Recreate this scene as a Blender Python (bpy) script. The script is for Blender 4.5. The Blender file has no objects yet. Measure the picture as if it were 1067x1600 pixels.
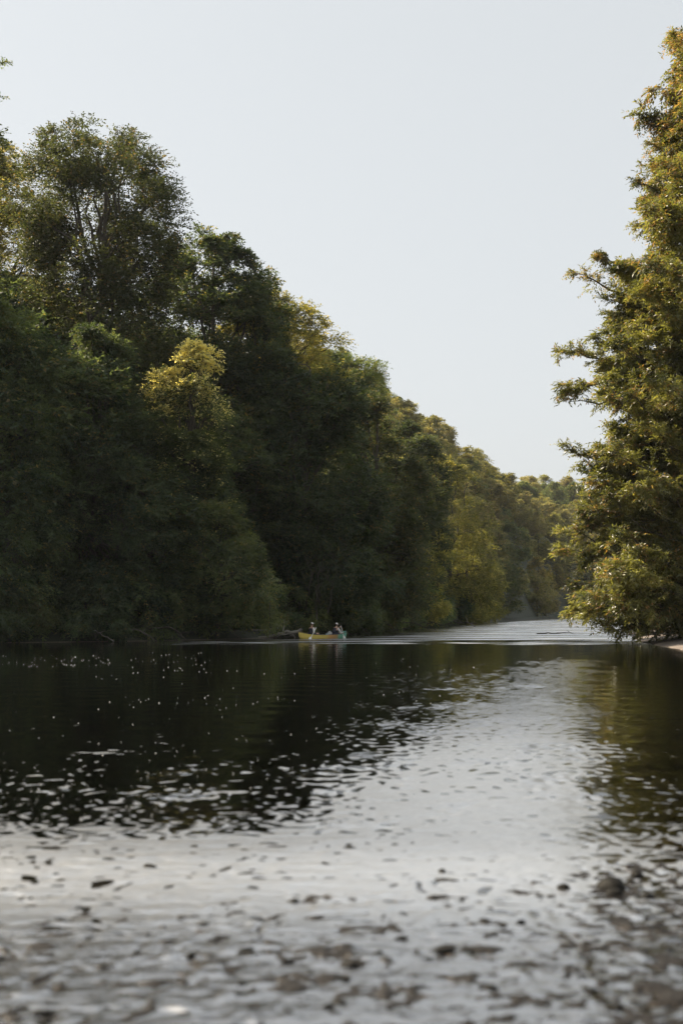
import bpy, bmesh, math, random
import numpy as np
from mathutils import Vector, Matrix
R = math.radians
scene = bpy.context.scene
COL = scene.collection

# ------------------------------------------------------------------ camera, sky, sun, exposure
CAM_H = 1.7
FPX = 2222.0
HOR = 957.0
cam_d = bpy.data.cameras.new('camera')
cam = bpy.data.objects.new('camera', cam_d); COL.objects.link(cam)
cam.location = (0, 0, CAM_H)
cam.rotation_euler = (R(90), 0, 0)
cam_d.sensor_fit = 'VERTICAL'; cam_d.sensor_height = 36; cam_d.sensor_width = 24
cam_d.lens = 50
cam_d.shift_y = 157.0/1600.0
cam_d.clip_start = 0.1; cam_d.clip_end = 6000
cam_d.dof.use_dof = True
cam_d.dof.focus_distance = 100
cam_d.dof.aperture_fstop = 1.5
scene.camera = cam

SUN_EL = R(41); SUN_AZ = R(-64)       # azimuth measured from +Y, negative = to the left
sdir = Vector((math.sin(SUN_AZ)*math.cos(SUN_EL), math.cos(SUN_AZ)*math.cos(SUN_EL), math.sin(SUN_EL)))
w = bpy.data.worlds.new('World'); scene.world = w; w.use_nodes = True
nt = w.node_tree; nt.nodes.clear()
out = nt.nodes.new('ShaderNodeOutputWorld'); bg = nt.nodes.new('ShaderNodeBackground')
sky = nt.nodes.new('ShaderNodeTexSky'); sky.sky_type = 'NISHITA'; sky.sun_disc = False
sky.sun_elevation = SUN_EL; sky.sun_rotation = SUN_AZ
sky.dust_density = 3.0; sky.air_density = 1.0; sky.ozone_density = 1.0
hs = nt.nodes.new('ShaderNodeHueSaturation'); hs.inputs['Saturation'].default_value = 0.38
mx = nt.nodes.new('ShaderNodeMix'); mx.data_type = 'RGBA'; mx.inputs['Factor'].default_value = 0.62
mx.inputs['B'].default_value = (7.3, 7.65, 7.8, 1)      # even thin high haze
nt.links.new(sky.outputs[0], hs.inputs['Color']); nt.links.new(hs.outputs[0], mx.inputs['A'])
nt.links.new(mx.outputs['Result'], bg.inputs['Color']); bg.inputs['Strength'].default_value = 0.0612
nt.links.new(bg.outputs[0], out.inputs[0])
sd = bpy.data.lights.new('sun', 'SUN'); sd.energy = 5.0; sd.angle = R(0.6); sd.color = (1.0, 0.86, 0.66)
so = bpy.data.objects.new('sun', sd); COL.objects.link(so); so.location = (-60, 60, 90)
so.rotation_euler = (-sdir).to_track_quat('-Z', 'Y').to_euler()
scene.view_settings.view_transform = 'Standard'
scene.view_settings.look = 'None'
scene.view_settings.exposure = 1.0
scene.view_settings.gamma = 1.0
scene.render.engine = 'CYCLES'
cy = scene.cycles
cy.max_bounces = 7; cy.diffuse_bounces = 2; cy.glossy_bounces = 3; cy.transmission_bounces = 3
cy.transparent_max_bounces = 12; cy.volume_bounces = 0
cy.use_denoising = True
cy.sample_clamp_indirect = 4.0; cy.sample_clamp_direct = 0.9
cy.use_adaptive_sampling = True
cy.adaptive_threshold = 0.02

# ------------------------------------------------------------------ helpers
def tag(o, label=None, cat=None, group=None, kind=None):
    if label: o['label'] = label
    if cat: o['category'] = cat
    if group: o['group'] = group
    if kind: o['kind'] = kind
    return o
def empty(name, loc=(0, 0, 0), rz=0.0, label=None, cat=None, group=None):
    o = bpy.data.objects.new(name, None); COL.objects.link(o)
    o.location = loc; o.rotation_euler = (0, 0, rz); o.empty_display_size = 0.3
    return tag(o, label, cat, group)
def np_mesh(name, V, F, mat=None, smooth=False, attrs=None):
    V = np.asarray(V, dtype=np.float32); F = np.asarray(F, dtype=np.int32)
    me = bpy.data.meshes.new(name)
    k = F.shape[1]
    me.vertices.add(len(V)); me.vertices.foreach_set('co', V.ravel())
    me.loops.add(F.size); me.loops.foreach_set('vertex_index', F.ravel())
    me.polygons.add(len(F))
    me.polygons.foreach_set('loop_start', np.arange(0, F.size, k, dtype=np.int32))
    try: me.polygons.foreach_set('loop_total', np.full(len(F), k, dtype=np.int32))
    except Exception: pass
    me.update(calc_edges=True)
    me.polygons.foreach_set('use_smooth', np.full(len(F), smooth, dtype=bool))
    for an, av in (attrs or {}).items():
        a = me.attributes.new(an, 'FLOAT', 'POINT'); a.data.foreach_set('value', np.asarray(av, dtype=np.float32))
    if mat: me.materials.append(mat)
    return me
def link(name, me, parent=None, loc=None):
    o = bpy.data.objects.new(name, me); COL.objects.link(o)
    if parent: o.parent = parent
    if loc is not None: o.location = loc
    return o
def W(px, py, d):
    """world point seen at pixel (px,py) of the photograph, d metres in front"""
    return np.array([(px-533.5)/FPX*d, d, CAM_H+(HOR-py)/FPX*d])

def tube(pts, rad, n=6):
    """tapered tube along pts"""
    pts = np.asarray(pts, float); rad = np.asarray(rad, float); m = len(pts)
    T = np.gradient(pts, axis=0); T /= np.linalg.norm(T, axis=1)[:, None]+1e-9
    ref = np.array([0.31, 0.2, 0.93]); 
    if abs(T[0] @ ref) > 0.9: ref = np.array([0.9, 0.3, 0.1])
    A = np.cross(T, ref); A /= np.linalg.norm(A, axis=1)[:, None]+1e-9
    B = np.cross(T, A)
    th = np.arange(n)*2*np.pi/n
    V = pts[:, None, :] + rad[:, None, None]*(np.cos(th)[None, :, None]*A[:, None, :]+np.sin(th)[None, :, None]*B[:, None, :])
    V = V.reshape(-1, 3)
    i = np.arange(m-1)[:, None]*n; j = np.arange(n)[None, :]; j2 = (j+1) % n
    F = np.stack([i+j, i+j2, i+n+j2, i+n+j], -1).reshape(-1, 4)
    # close both ends with a point quad fan (n even)
    caps = []
    for base in (0, (m-1)*n):
        for k in range(0, n-2, 2):
            q = [base, base+k+1, base+k+2, base+min(k+3, n-1)]
            if len(set(q)) == 4: caps.append(q)
    F = np.vstack([F, np.array(caps, int).reshape(-1, 4)])
    return V, F
class MB:
    def __init__(s): s.V = []; s.F = []; s.n = 0
    def add(s, V, F):
        s.V.append(np.asarray(V, float)); s.F.append(np.asarray(F, int)+s.n); s.n += len(V)
    def mesh(s, name, mat, smooth=True): return np_mesh(name, np.vstack(s.V), np.vstack(s.F), mat, smooth)

# ------------------------------------------------------------------ materials
def newmat(name):
    m = bpy.data.materials.new(name); m.use_nodes = True; t = m.node_tree; t.nodes.clear()
    o = t.nodes.new('ShaderNodeOutputMaterial'); return m, t, o
def N(t, typ, **kw):
    n = t.nodes.new(typ)
    for k, v in kw.items():
        if k in n.inputs: n.inputs[k].default_value = v
        else: setattr(n, k, v)
    return n
def leaf_mat(name, dark, light, trans, warm=None, warm_amt=0.0, tf=0.5, wz=None):
    m, t, o = newmat(name)
    geo = N(t, 'ShaderNodeNewGeometry'); oi = N(t, 'ShaderNodeObjectInfo')
    tc = N(t, 'ShaderNodeTexCoord')
    nz = N(t, 'ShaderNodeTexNoise', Scale=0.45, Detail=3.0)
    t.links.new(tc.outputs['Object'], nz.inputs['Vector'])
    r1 = N(t, 'ShaderNodeMapRange'); r1.inputs['From Min'].default_value = 0.35; r1.inputs['From Max'].default_value = 0.65
    t.links.new(nz.outputs['Fac'], r1.inputs['Value'])
    a = N(t, 'ShaderNodeMath', operation='ADD'); r1.inputs['From Min'].default_value = 0.38; r1.inputs['From Max'].default_value = 0.62; w1_ = N(t, 'ShaderNodeMath', operation='MULTIPLY'); w1_.inputs[1].default_value = 0.7; t.links.new(geo.outputs['Random Per Island'], w1_.inputs[0]); w2_ = N(t, 'ShaderNodeMath', operation='MULTIPLY'); w2_.inputs[1].default_value = 1.3; t.links.new(r1.outputs[0], w2_.inputs[0]); t.links.new(w1_.outputs[0], a.inputs[0]); t.links.new(w2_.outputs[0], a.inputs[1])
    h = N(t, 'ShaderNodeMath', operation='MULTIPLY'); t.links.new(a.outputs[0], h.inputs[0]); h.inputs[1].default_value = 0.5
    mix = N(t, 'ShaderNodeMix', data_type='RGBA'); mix.inputs['A'].default_value = (*dark, 1); mix.inputs['B'].default_value = (*light, 1)
    t.links.new(h.outputs[0], mix.inputs['Factor'])
    cur = mix.outputs['Result']
    if warm:
        nz2 = N(t, 'ShaderNodeTexNoise', Scale=1.1, Detail=2.0); t.links.new(tc.outputs['Object'], nz2.inputs['Vector'])
        a2 = N(t, 'ShaderNodeMath', operation='ADD'); t.links.new(nz2.outputs['Fac'], a2.inputs[0])
        s2 = N(t, 'ShaderNodeMath', operation='MULTIPLY'); s2.inputs[1].default_value = 0.5
        t.links.new(geo.outputs['Random Per Island'], s2.inputs[0]); t.links.new(s2.outputs[0], a2.inputs[1])
        r2 = N(t, 'ShaderNodeMapRange'); r2.inputs['From Min'].default_value = 1.0-warm_amt; r2.inputs['From Max'].default_value = 1.1-warm_amt*0.7
        t.links.new(a2.outputs[0], r2.inputs['Value'])
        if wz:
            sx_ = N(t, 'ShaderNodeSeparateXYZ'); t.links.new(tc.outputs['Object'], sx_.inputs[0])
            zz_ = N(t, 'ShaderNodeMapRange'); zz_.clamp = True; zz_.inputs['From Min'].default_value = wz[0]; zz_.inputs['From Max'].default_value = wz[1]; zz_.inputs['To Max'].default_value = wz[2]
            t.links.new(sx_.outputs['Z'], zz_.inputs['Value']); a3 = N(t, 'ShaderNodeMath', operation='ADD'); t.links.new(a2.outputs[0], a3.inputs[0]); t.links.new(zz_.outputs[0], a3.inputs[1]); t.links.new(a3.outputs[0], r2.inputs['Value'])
        mw = N(t, 'ShaderNodeMix', data_type='RGBA'); mw.inputs['B'].default_value = (*warm, 1)
        t.links.new(r2.outputs[0], mw.inputs['Factor']); t.links.new(cur, mw.inputs['A']); cur = mw.outputs['Result']
    hsv = N(t, 'ShaderNodeHueSaturation')
    rh = N(t, 'ShaderNodeMapRange'); rh.inputs['To Min'].default_value = 0.475; rh.inputs['To Max'].default_value = 0.515
    t.links.new(oi.outputs['Random'], rh.inputs['Value']); t.links.new(rh.outputs[0], hsv.inputs['Hue'])
    rv = N(t, 'ShaderNodeMath', operation='MULTIPLY'); rv.inputs[1].default_value = 7.13; t.links.new(oi.outputs['Random'], rv.inputs[0])
    rf = N(t, 'ShaderNodeMath', operation='FRACT'); t.links.new(rv.outputs[0], rf.inputs[0])
    rm = N(t, 'ShaderNodeMapRange'); rm.inputs['To Min'].default_value = 0.75; rm.inputs['To Max'].default_value = 1.3
    t.links.new(rf.outputs[0], rm.inputs['Value']); t.links.new(rm.outputs[0], hsv.inputs['Value'])
    t.links.new(cur, hsv.inputs['Color'])
    p = N(t, 'ShaderNodeBsdfPrincipled', Roughness=0.36 if name == 'leaf_gold' else 0.5); p.inputs['Specular IOR Level'].default_value = 0.7 if name == 'leaf_gold' else 0.35
    t.links.new(hsv.outputs[0], p.inputs['Base Color'])
    tm = N(t, 'ShaderNodeMix', data_type='RGBA', blend_type='MULTIPLY'); tm.inputs['Factor'].default_value = 1.0
    tm.inputs['B'].default_value = (*trans, 1); t.links.new(hsv.outputs[0], tm.inputs['A'])
    tr = N(t, 'ShaderNodeBsdfTranslucent'); t.links.new(tm.outputs['Result'], tr.inputs['Color'])
    ms = N(t, 'ShaderNodeMixShader'); ms.inputs[0].default_value = tf
    t.links.new(p.outputs[0], ms.inputs[1]); t.links.new(tr.outputs[0], ms.inputs[2]); t.links.new(ms.outputs[0], o.inputs[0])
    return m
TR = (2.6, 2.3, 0.9)
M_oak = leaf_mat('leaf_oak', (0.016, 0.027, 0.020), (0.072, 0.096, 0.056), TR, (0.17, 0.135, 0.065), 0.04)
M_dark = leaf_mat('leaf_dark', (0.014, 0.027, 0.022), (0.075, 0.108, 0.066), TR, (0.14, 0.12, 0.06), 0.02)
M_mid = leaf_mat('leaf_mid', (0.022, 0.040, 0.027), (0.115, 0.152, 0.076), TR, (0.20, 0.17, 0.08), 0.04)
M_lime = leaf_mat('leaf_lime', (0.05, 0.066, 0.026), (0.21, 0.205, 0.075), TR, (0.34, 0.29, 0.12), 0.12)
M_warm = leaf_mat('leaf_warm', (0.06, 0.075, 0.032), (0.20, 0.205, 0.10), TR, (0.30, 0.27, 0.16), 0.2)
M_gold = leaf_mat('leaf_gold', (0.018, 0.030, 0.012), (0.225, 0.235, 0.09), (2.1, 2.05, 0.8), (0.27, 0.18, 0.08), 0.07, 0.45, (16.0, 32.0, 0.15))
M_sun_top = leaf_mat('leaf_painted_sun_top', (0.024, 0.040, 0.022), (0.075, 0.098, 0.045), TR, (0.44, 0.42, 0.24), 0.05, 0.5, (12.5, 18.0, 0.45))  # sunlight on the crown, painted in as pale gold leaf colour towards its top
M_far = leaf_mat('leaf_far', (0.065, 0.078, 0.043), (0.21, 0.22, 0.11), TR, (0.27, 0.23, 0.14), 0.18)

def bark_mat(name, c1, c2, sc=6.0):
    m, t, o = newmat(name)
    tc = N(t, 'ShaderNodeTexCoord'); mp = N(t, 'ShaderNodeMapping'); mp.inputs['Scale'].default_value = (3, 3, 0.6)
    t.links.new(tc.outputs['Object'], mp.inputs[0])
    nz = N(t, 'ShaderNodeTexNoise', Scale=sc, Detail=6.0); t.links.new(mp.outputs[0], nz.inputs['Vector'])
    mix = N(t, 'ShaderNodeMix', data_type='RGBA'); mix.inputs['A'].default_value = (*c1, 1); mix.inputs['B'].default_value = (*c2, 1)
    t.links.new(nz.outputs['Fac'], mix.inputs['Factor'])
    p = N(t, 'ShaderNodeBsdfPrincipled', Roughness=0.9); t.links.new(mix.outputs['Result'], p.inputs['Base Color'])
    b = N(t, 'ShaderNodeBump', Strength=0.6, Distance=0.03); t.links.new(nz.outputs['Fac'], b.inputs['Height']); t.links.new(b.outputs[0], p.inputs['Normal'])
    t.links.new(p.outputs[0], o.inputs[0]); return m
M_bark = bark_mat('bark', (0.03, 0.025, 0.02), (0.11, 0.095, 0.075))
M_drift = bark_mat('driftwood', (0.14, 0.125, 0.10), (0.36, 0.33, 0.28))
M_drift_dark = bark_mat('driftwood_wet', (0.035, 0.028, 0.02), (0.09, 0.075, 0.06))
def plain(name, col, rough=0.6, sc=20.0, var=0.25, spec=0.5):
    m, t, o = newmat(name)
    tc = N(t, 'ShaderNodeTexCoord'); nz = N(t, 'ShaderNodeTexNoise', Scale=sc, Detail=4.0); t.links.new(tc.outputs['Object'], nz.inputs['Vector'])
    mix = N(t, 'ShaderNodeMix', data_type='RGBA'); mix.inputs['A'].default_value = (*[c*(1-var) for c in col], 1)
    mix.inputs['B'].default_value = (*[min(1, c*(1+var)) for c in col], 1); t.links.new(nz.outputs['Fac'], mix.inputs['Factor'])
    p = N(t, 'ShaderNodeBsdfPrincipled', Roughness=rough); p.inputs['Specular IOR Level'].default_value = spec
    t.links.new(mix.outputs['Result'], p.inputs['Base Color'])
    t.links.new(p.outputs[0], o.inputs[0]); return m

# ------------------------------------------------------------------ banks and terrain
LB = np.array([(-80, -27), (0, -26), (60, -23), (80, -19.5), (84, -13), (92, -6.5), (114, 1), (164, 9), (210, 16), (290, 32), (420, 64), (520, 112), (600, 190), (660, 320), (700, 600)], float)
RB = np.array([(-80, 12), (0, 12), (30, 13), (60, 15), (82, 17.2), (114, 23), (160, 35), (210, 49), (290, 72), (400, 110), (480, 165), (540, 240), (580, 350), (600, 600)], float)
def seg_signed(x, y, P, side):
    """signed distance to a polyline of (y, x) points; positive on the land side"""
    best = np.full(x.shape, 1e9); sg = np.zeros(x.shape)
    for (y0, x0), (y1, x1) in zip(P[:-1], P[1:]):
        dx, dy = x1-x0, y1-y0; L2 = dx*dx+dy*dy
        tt = np.clip(((x-x0)*dx+(y-y0)*dy)/L2, 0, 1)
        ex = x-(x0+tt*dx); ey = y-(y0+tt*dy); dd = np.hypot(ex, ey)
        cr = dx*(y-y0)-dy*(x-x0)       # >0 : to the left of the walking direction
        upd = dd < best-1e-9
        best = np.where(upd, dd, best); sg = np.where(upd, np.sign(cr), sg)
    return best*sg*side
def fnoise(x, y, sc, seed=0):
    r = np.random.RandomState(seed); v = 0
    for k in range(7):
        a = r.uniform(0, 6.28); f = r.uniform(0.6, 1.8)/sc; v = v+np.sin((x*np.cos(a)+y*np.sin(a))*f*6.28+r.uniform(0, 6.28))
    return v/7*1.6
def sstep(a, b, x):
    t = np.clip((x-a)/(b-a), 0, 1); return t*t*(3-2*t)
def ground_z(x, y):
    x = np.asarray(x, float); y = np.asarray(y, float)
    sl = seg_signed(x, y, LB, 1.0); sr = seg_signed(x, y, RB, -1.0)
    cap = np.interp(y, [0, 60, 110, 180, 300, 420, 560, 700], [6, 9, 16, 30, 70, 92, 62, 50])
    h = np.interp(y, [0, 150, 260, 400, 520], [0.72, 0.85, 1.4, 1.8, 1.15])*np.maximum(sl-np.interp(y, [0, 130, 220], [6, 6, 2]), 0)
    hill = cap*(1-np.exp(-h/np.maximum(cap, 1)*1.15))
    zl = 0.5*sstep(-0.5, 1.5, sl)+hill+np.where(sl > 3, fnoise(x, y, 25, 1)*np.minimum((sl-3)*0.1, 1.2), 0)
    zr = 0.30*sstep(-0.8, 2.5, sr)+0.9*sstep(3, 8, sr)+np.maximum(sr-12, 0)*0.03+np.where(y > 330, np.minimum(np.maximum(sr-5, 0)*0.35, 24), 0)
    inside = np.minimum(-sl, -sr)
    deep = np.interp(y, [-80, 7, 11, 13.5, 20, 40, 90, 800], [0.10, 0.13, 0.22, 0.55, 1.2, 1.6, 1.1, 1.3])
    zb = -deep*sstep(0, 3, inside)-0.02*sstep(-0.3, 0.3, inside)
    zb = zb+0.03*fnoise(x, y, 1.3, 5)*sstep(1, 3, inside)
    # two shallow sand bars in the pool
    zb = zb+(-0.22-zb)*np.exp(-(((x+1.4)/1.3)**2+((y-14.6)/1.0)**2))*0.9
    zb = zb+(-0.24-zb)*np.exp(-(((x-4.2)/1.5)**2+((y-15.5)/2.6)**2))*0.85
    z = np.where(inside > 0, zb, np.where(sl > sr, zl, zr))
    return z
def grid_mesh(xs, ys, zf):
    X, Y = np.meshgrid(xs, ys); Z = zf(X, Y)
    V = np.stack([X, Y, Z], -1).reshape(-1, 3)
    nx = len(xs); i = np.arange(len(ys)-1)[:, None]*nx; j = np.arange(nx-1)[None, :]
    F = np.stack([i+j, i+j+1, i+nx+j+1, i+nx+j], -1).reshape(-1, 4)
    return V, F
xs = np.unique(np.concatenate([np.linspace(-700, -60, 60), np.linspace(-60, -8, 70), np.linspace(-8, 8, 130), np.linspace(8, 60, 70), np.linspace(60, 200, 50), np.linspace(200, 1500, 40)]))
ys = np.unique(np.concatenate([np.linspace(-80, 3, 20), np.linspace(3, 22, 150), np.linspace(22, 130, 160), np.linspace(130, 500, 120), np.linspace(500, 1800, 60)]))
m, t, o = newmat('ground_soil')
geo = N(t, 'ShaderNodeNewGeometry'); sep = N(t, 'ShaderNodeSeparateXYZ'); t.links.new(geo.outputs['Position'], sep.inputs[0])
n1 = N(t, 'ShaderNodeTexNoise', Scale=0.8, Detail=8.0); t.links.new(geo.outputs['Position'], n1.inputs['Vector'])
vor = N(t, 'ShaderNodeTexVoronoi', Scale=13.0); t.links.new(geo.outputs['Position'], vor.inputs['Vector'])
bed = N(t, 'ShaderNodeMix', data_type='RGBA'); bed.inputs['A'].default_value = (0.12, 0.085, 0.06, 1); bed.inputs['B'].default_value = (0.34, 0.275, 0.215, 1)
t.links.new(n1.outputs['Fac'], bed.inputs['Factor'])
pb = N(t, 'ShaderNodeMix', data_type='RGBA', blend_type='MULTIPLY'); pb.inputs['Factor'].default_value = 0.5
hs2 = N(t, 'ShaderNodeHueSaturation', Saturation=0.2, Value=1.2); t.links.new(vor.outputs['Color'], hs2.inputs['Color'])
t.links.new(bed.outputs['Result'], pb.inputs['A']); t.links.new(hs2.outputs[0], pb.inputs['B'])
grav = N(t, 'ShaderNodeMix', data_type='RGBA'); grav.inputs['A'].default_value = (0.15, 0.12, 0.10, 1); grav.inputs['B'].default_value = (0.25, 0.21, 0.18, 1)
t.links.new(n1.outputs['Fac'], grav.inputs['Factor'])
soil = N(t, 'ShaderNodeMix', data_type='RGBA'); soil.inputs['A'].default_value = (0.016, 0.022, 0.011, 1); soil.inputs['B'].default_value = (0.035, 0.040, 0.020, 1)
t.links.new(n1.outputs['Fac'], soil.inputs['Factor'])
def zr(a, b, src=None):
    r_ = N(t, 'ShaderNodeMapRange'); r_.inputs['From Min'].default_value = a; r_.inputs['From Max'].default_value = b
    t.links.new(src or sep.outputs['Z'], r_.inputs['Value']); return r_.outputs[0]
at = N(t, 'ShaderNodeAttribute', attribute_name='gravel')
mA = N(t, 'ShaderNodeMix', data_type='RGBA'); t.links.new(at.outputs['Fac'], mA.inputs['Factor'])
t.links.new(soil.outputs['Result'], mA.inputs['A']); t.links.new(grav.outputs['Result'], mA.inputs['B'])
depth_shade = N(t, 'ShaderNodeMix', data_type='RGBA'); depth_shade.inputs['A'].default_value = (0.012, 0.010, 0.006, 1); t.links.new(zr(-0.45, -0.13), depth_shade.inputs['Factor'])  # depth shading painted into the bed: near-black where deep water would absorb the light
t.links.new(pb.outputs['Result'], depth_shade.inputs['B'])
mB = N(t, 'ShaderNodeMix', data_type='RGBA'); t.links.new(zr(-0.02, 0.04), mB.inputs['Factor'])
t.links.new(depth_shade.outputs['Result'], mB.inputs['A']); t.links.new(mA.outputs['Result'], mB.inputs['B'])
p = N(t, 'ShaderNodeBsdfPrincipled', Roughness=0.85); t.links.new(mB.outputs['Result'], p.inputs['Base Color'])
bp = N(t, 'ShaderNodeBump', Strength=0.8, Distance=0.03); t.links.new(vor.outputs['Distance'], bp.inputs['Height']); t.links.new(bp.outputs[0], p.inputs['Normal'])
t.links.new(p.outputs[0], o.inputs[0])
M_ground = m
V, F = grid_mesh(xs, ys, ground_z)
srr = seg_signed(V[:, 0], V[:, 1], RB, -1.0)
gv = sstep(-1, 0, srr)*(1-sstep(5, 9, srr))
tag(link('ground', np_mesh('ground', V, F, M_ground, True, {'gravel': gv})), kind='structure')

# ------------------------------------------------------------------ river
rng = np.random.RandomState(3)
yy = [-12.0]
while yy[-1] < 4.5: yy.append(yy[-1]+0.5)
while yy[-1] < 120: yy.append(yy[-1]*(1.0016 if yy[-1] < 40 else 1.0024))
while yy[-1] < 800: yy.append(yy[-1]*1.012)
yy = np.array(yy)
uu = np.unique(np.concatenate([np.linspace(-6, -0.5, 16), np.linspace(-0.5, -0.27, 12), np.linspace(-0.27, 0.27, 330), np.linspace(0.27, 0.5, 12), np.linspace(0.5, 6, 16)]))
U, Y = np.meshgrid(uu, yy); X = U*(np.abs(Y)*0.97+0.6+np.where(Y < 0, 3, 0))
def rough_zone(x, y):
    e = 11.3+0.9*fnoise(x, y, 2.6, 11)+0.5*fnoise(x, y, 0.8, 12)+0.5*sstep(0, 3, x)
    return 1-sstep(e-1.6, e+1.2, y)
RZ = rough_zone(X, Y)
SP = np.clip(0.55+0.75*fnoise(X/1.5, Y/6, 2.2, 21), 0.12, 1.25)      # broken patches in the pool
SP = SP*(0.45+0.9*sstep(-2.5, 3.5, X-(Y-14)*0.10))
dyl = np.gradient(yy)[:, None]*np.ones_like(X)
def waves(x, y, lo, hi, n, seed, spread=1.2, sharp=0.0):
    r = np.random.RandomState(seed); z = np.zeros_like(x)
    wx = x+0.12*fnoise(x, y, 0.9, seed+100); wy = y+0.12*fnoise(x, y, 0.9, seed+101)
    for k in range(n):
        lam = np.exp(r.uniform(np.log(lo), np.log(hi))); a = r.normal(0, spread)+1.57
        fade = np.clip(lam/(dyl*4.0)-0.6, 0, 1)
        ph = (wx*np.cos(a)+wy*np.sin(a))*2*np.pi/lam+r.uniform(0, 6.28)
        s = np.sin(ph)
        if sharp: s = s*(1-sharp)+sharp*(1-2*np.abs(np.sin(ph/2)))
        z += lam*s*fade
    return z/np.sqrt(n)
wr = waves(X, Y, 0.07, 0.34, 50, 31, 3.0, 0.5)*0.024
wp = waves(X, Y, 0.07, 0.5, 40, 41, 1.6)*0.0062
big = waves(X, Y, 0.8, 2.5, 8, 51, 0.6)*0.0016
wk = waves(X, Y, 0.09, 0.30, 44, 43, 3.0, 0.3)
pk = np.clip(fnoise(X, Y/2.2, 0.9, 81)*0.9+fnoise(X, Y/2, 3.1, 82)*0.8+0.15, 0, 1.4)
XR = X/np.maximum(Y, 1)
pk = pk*((1-sstep(12.5, 22, Y))*0.9+1.7*sstep(-0.03, 0.09, XR+0.0022*(30-Y))*(1-sstep(50, 66, Y))*(1-sstep(0.14, 0.19, XR)*0.8))
pk = pk+0.9*np.exp(-(((X+1.55)/0.5)**2+((Y-13.3)/0.45)**2))
wk = wk*pk*0.030*(1-RZ)
hw = waves(X, Y, 0.13, 0.42, 50, 47, 3.0); hw = hw/(hw[(Y > 5) & (Y < 9)].std())
hmp = (np.clip(hw-0.6, 0, 2.5))*0.0055*RZ*(0.12+1.1*(1-sstep(6.8, 9.4, Y-0.3*X)))
wk = wk+hmp
WZ = wk+wr*RZ*(0.5+0.05*(1-sstep(7.0, 9.3, Y))+0.35*fnoise(X, Y, 1.1, 61))+wp*SP*(1-0.6*RZ)+big
WZ *= sstep(3.0, 5.0, Y)
# roughness: calm pool, riffled water beyond ~80 m
edge = 83+8*fnoise(X/1.5, Y/3, 14, 71)+5*fnoise(X/3.5, Y, 3.0, 72)
sb = seg_signed(X, Y, LB, 1.0)
farr = sstep(edge-1.5, edge+1, Y)*sstep(0.0, 6, -sb-1.0+1.5*fnoise(X/2, Y/4, 6, 73))
streak = np.clip(0.5+0.8*fnoise(X/3.5, Y, 4.5, 75)+0.5*fnoise(X/3, Y, 1.6, 76), 0, 1.3)
line = np.exp(-((Y-(79+2.5*fnoise(X, Y, 12, 77)))/3.0)**2)*sstep(-13, -6, X)*np.clip(0.25+1.6*fnoise(X/3, Y, 1.7, 78), 0, 1)
def nrm(q, lo, hi):
    k_ = (Y > lo) & (Y < hi) & (np.abs(XR) < 0.25); return q/(q[k_].std()+1e-9)
XR2 = XR+0.02*fnoise(X, Y/2, 2.5, 91)
b1 = nrm(waves(X, Y, 0.09, 0.24, 50, 95, 3.0), 6, 14); b2 = nrm(waves(X, Y/1.5, 0.19, 0.55, 44, 96, 3.0), 20, 60)
b3 = nrm(waves(X, Y/1.7, 0.12, 0.32, 40, 97, 3.0), 12, 25)
w1 = 1-sstep(11, 14, Y); w3 = sstep(11, 14, Y)*(1-sstep(24, 34, Y)); w2 = sstep(24, 34, Y)
bb = (b1*0.85+nrm(fnoise(X, Y/1.3, 0.75, 14), 6, 14)*0.35)*w1+b3*w3+b2*w2
WZ = WZ+0.0016*b1*RZ*(1-sstep(8.0, 9.6, Y-0.7*XR*6))*sstep(3, 5, Y)
Lx = np.interp(Y, [9, 11.3, 13.8, 16.9, 21.8, 30.7, 45, 60, 75], [-0.4, -0.03, 0.012, 0.048, 0.075, 0.105, 0.145, 0.17, 0.2])
e_ = 10.9+0.5*fnoise(X, Y, 2.6, 11)
pr1 = (0.93+0.05*fnoise(X, Y, 1.0, 13))*(1-sstep(e_-0.7, e_+1.7, Y))*(1-0.2*(1-sstep(7.2, 9.3, Y-0.7*XR*6)))*(1-0.35*sstep(0.15, 0.21, XR2))
pr2 = (0.93+0.05*fnoise(X, Y/2, 1.8, 15))*sstep(Lx-0.055, Lx+0.03, XR2)*(1-sstep(0.155, 0.195, XR2))*(1-sstep(46, 60, Y))
pr3 = 0.20*sstep(-0.03, 0.06, XR2-0.5*(Lx-0.1))*(1-sstep(0.17, 0.2, XR2))*(1-sstep(56, 72, Y))
pr4 = 0.2*(1-sstep(11.5, 15.5, Y))+0.10*(1-sstep(14, 20, Y))*np.clip(fnoise(X, Y/2, 1.6, 98)+0.3, 0, 1)
pr5 = 0.6*np.exp(-(((X+1.13)/0.42)**2+((Y-13.3)/0.35)**2))+0.6*np.exp(-(((X+2.9)/0.25)**2+((Y-17.3)/0.3)**2))
gy_, gx_ = np.gradient(WZ); slp = np.hypot(gy_/np.maximum(np.gradient(Y, axis=0), 1e-4), gx_/np.maximum(np.abs(np.gradient(X, axis=1)), 1e-4))
pr = np.clip(np.maximum.reduce([pr1, pr2, pr3, pr4, pr5]), 0.012, 0.99)
thr = np.log((1-pr)/pr)/1.7
MK = sstep(thr-0.16, thr+0.16, bb)
rough = 0.025+0.11*RZ*(1-sstep(8, 11, Y))+MK*(0.10+0.18*sstep(6.6, 10, Y)*(1-sstep(14, 30, Y)))
rough = rough+np.maximum(farr*(0.11+0.2*streak), line*0.42)
V = np.stack([X, Y, WZ], -1).reshape(-1, 3)
nx = len(uu); i = np.arange(len(yy)-1)[:, None]*nx; j = np.arange(nx-1)[None, :]
F = np.stack([i+j, i+j+1, i+nx+j+1, i+nx+j], -1).reshape(-1, 4)
m, t, o = newmat('river_water')
geo = N(t, 'ShaderNodeNewGeometry'); at = N(t, 'ShaderNodeAttribute', attribute_name='rough')
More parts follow.
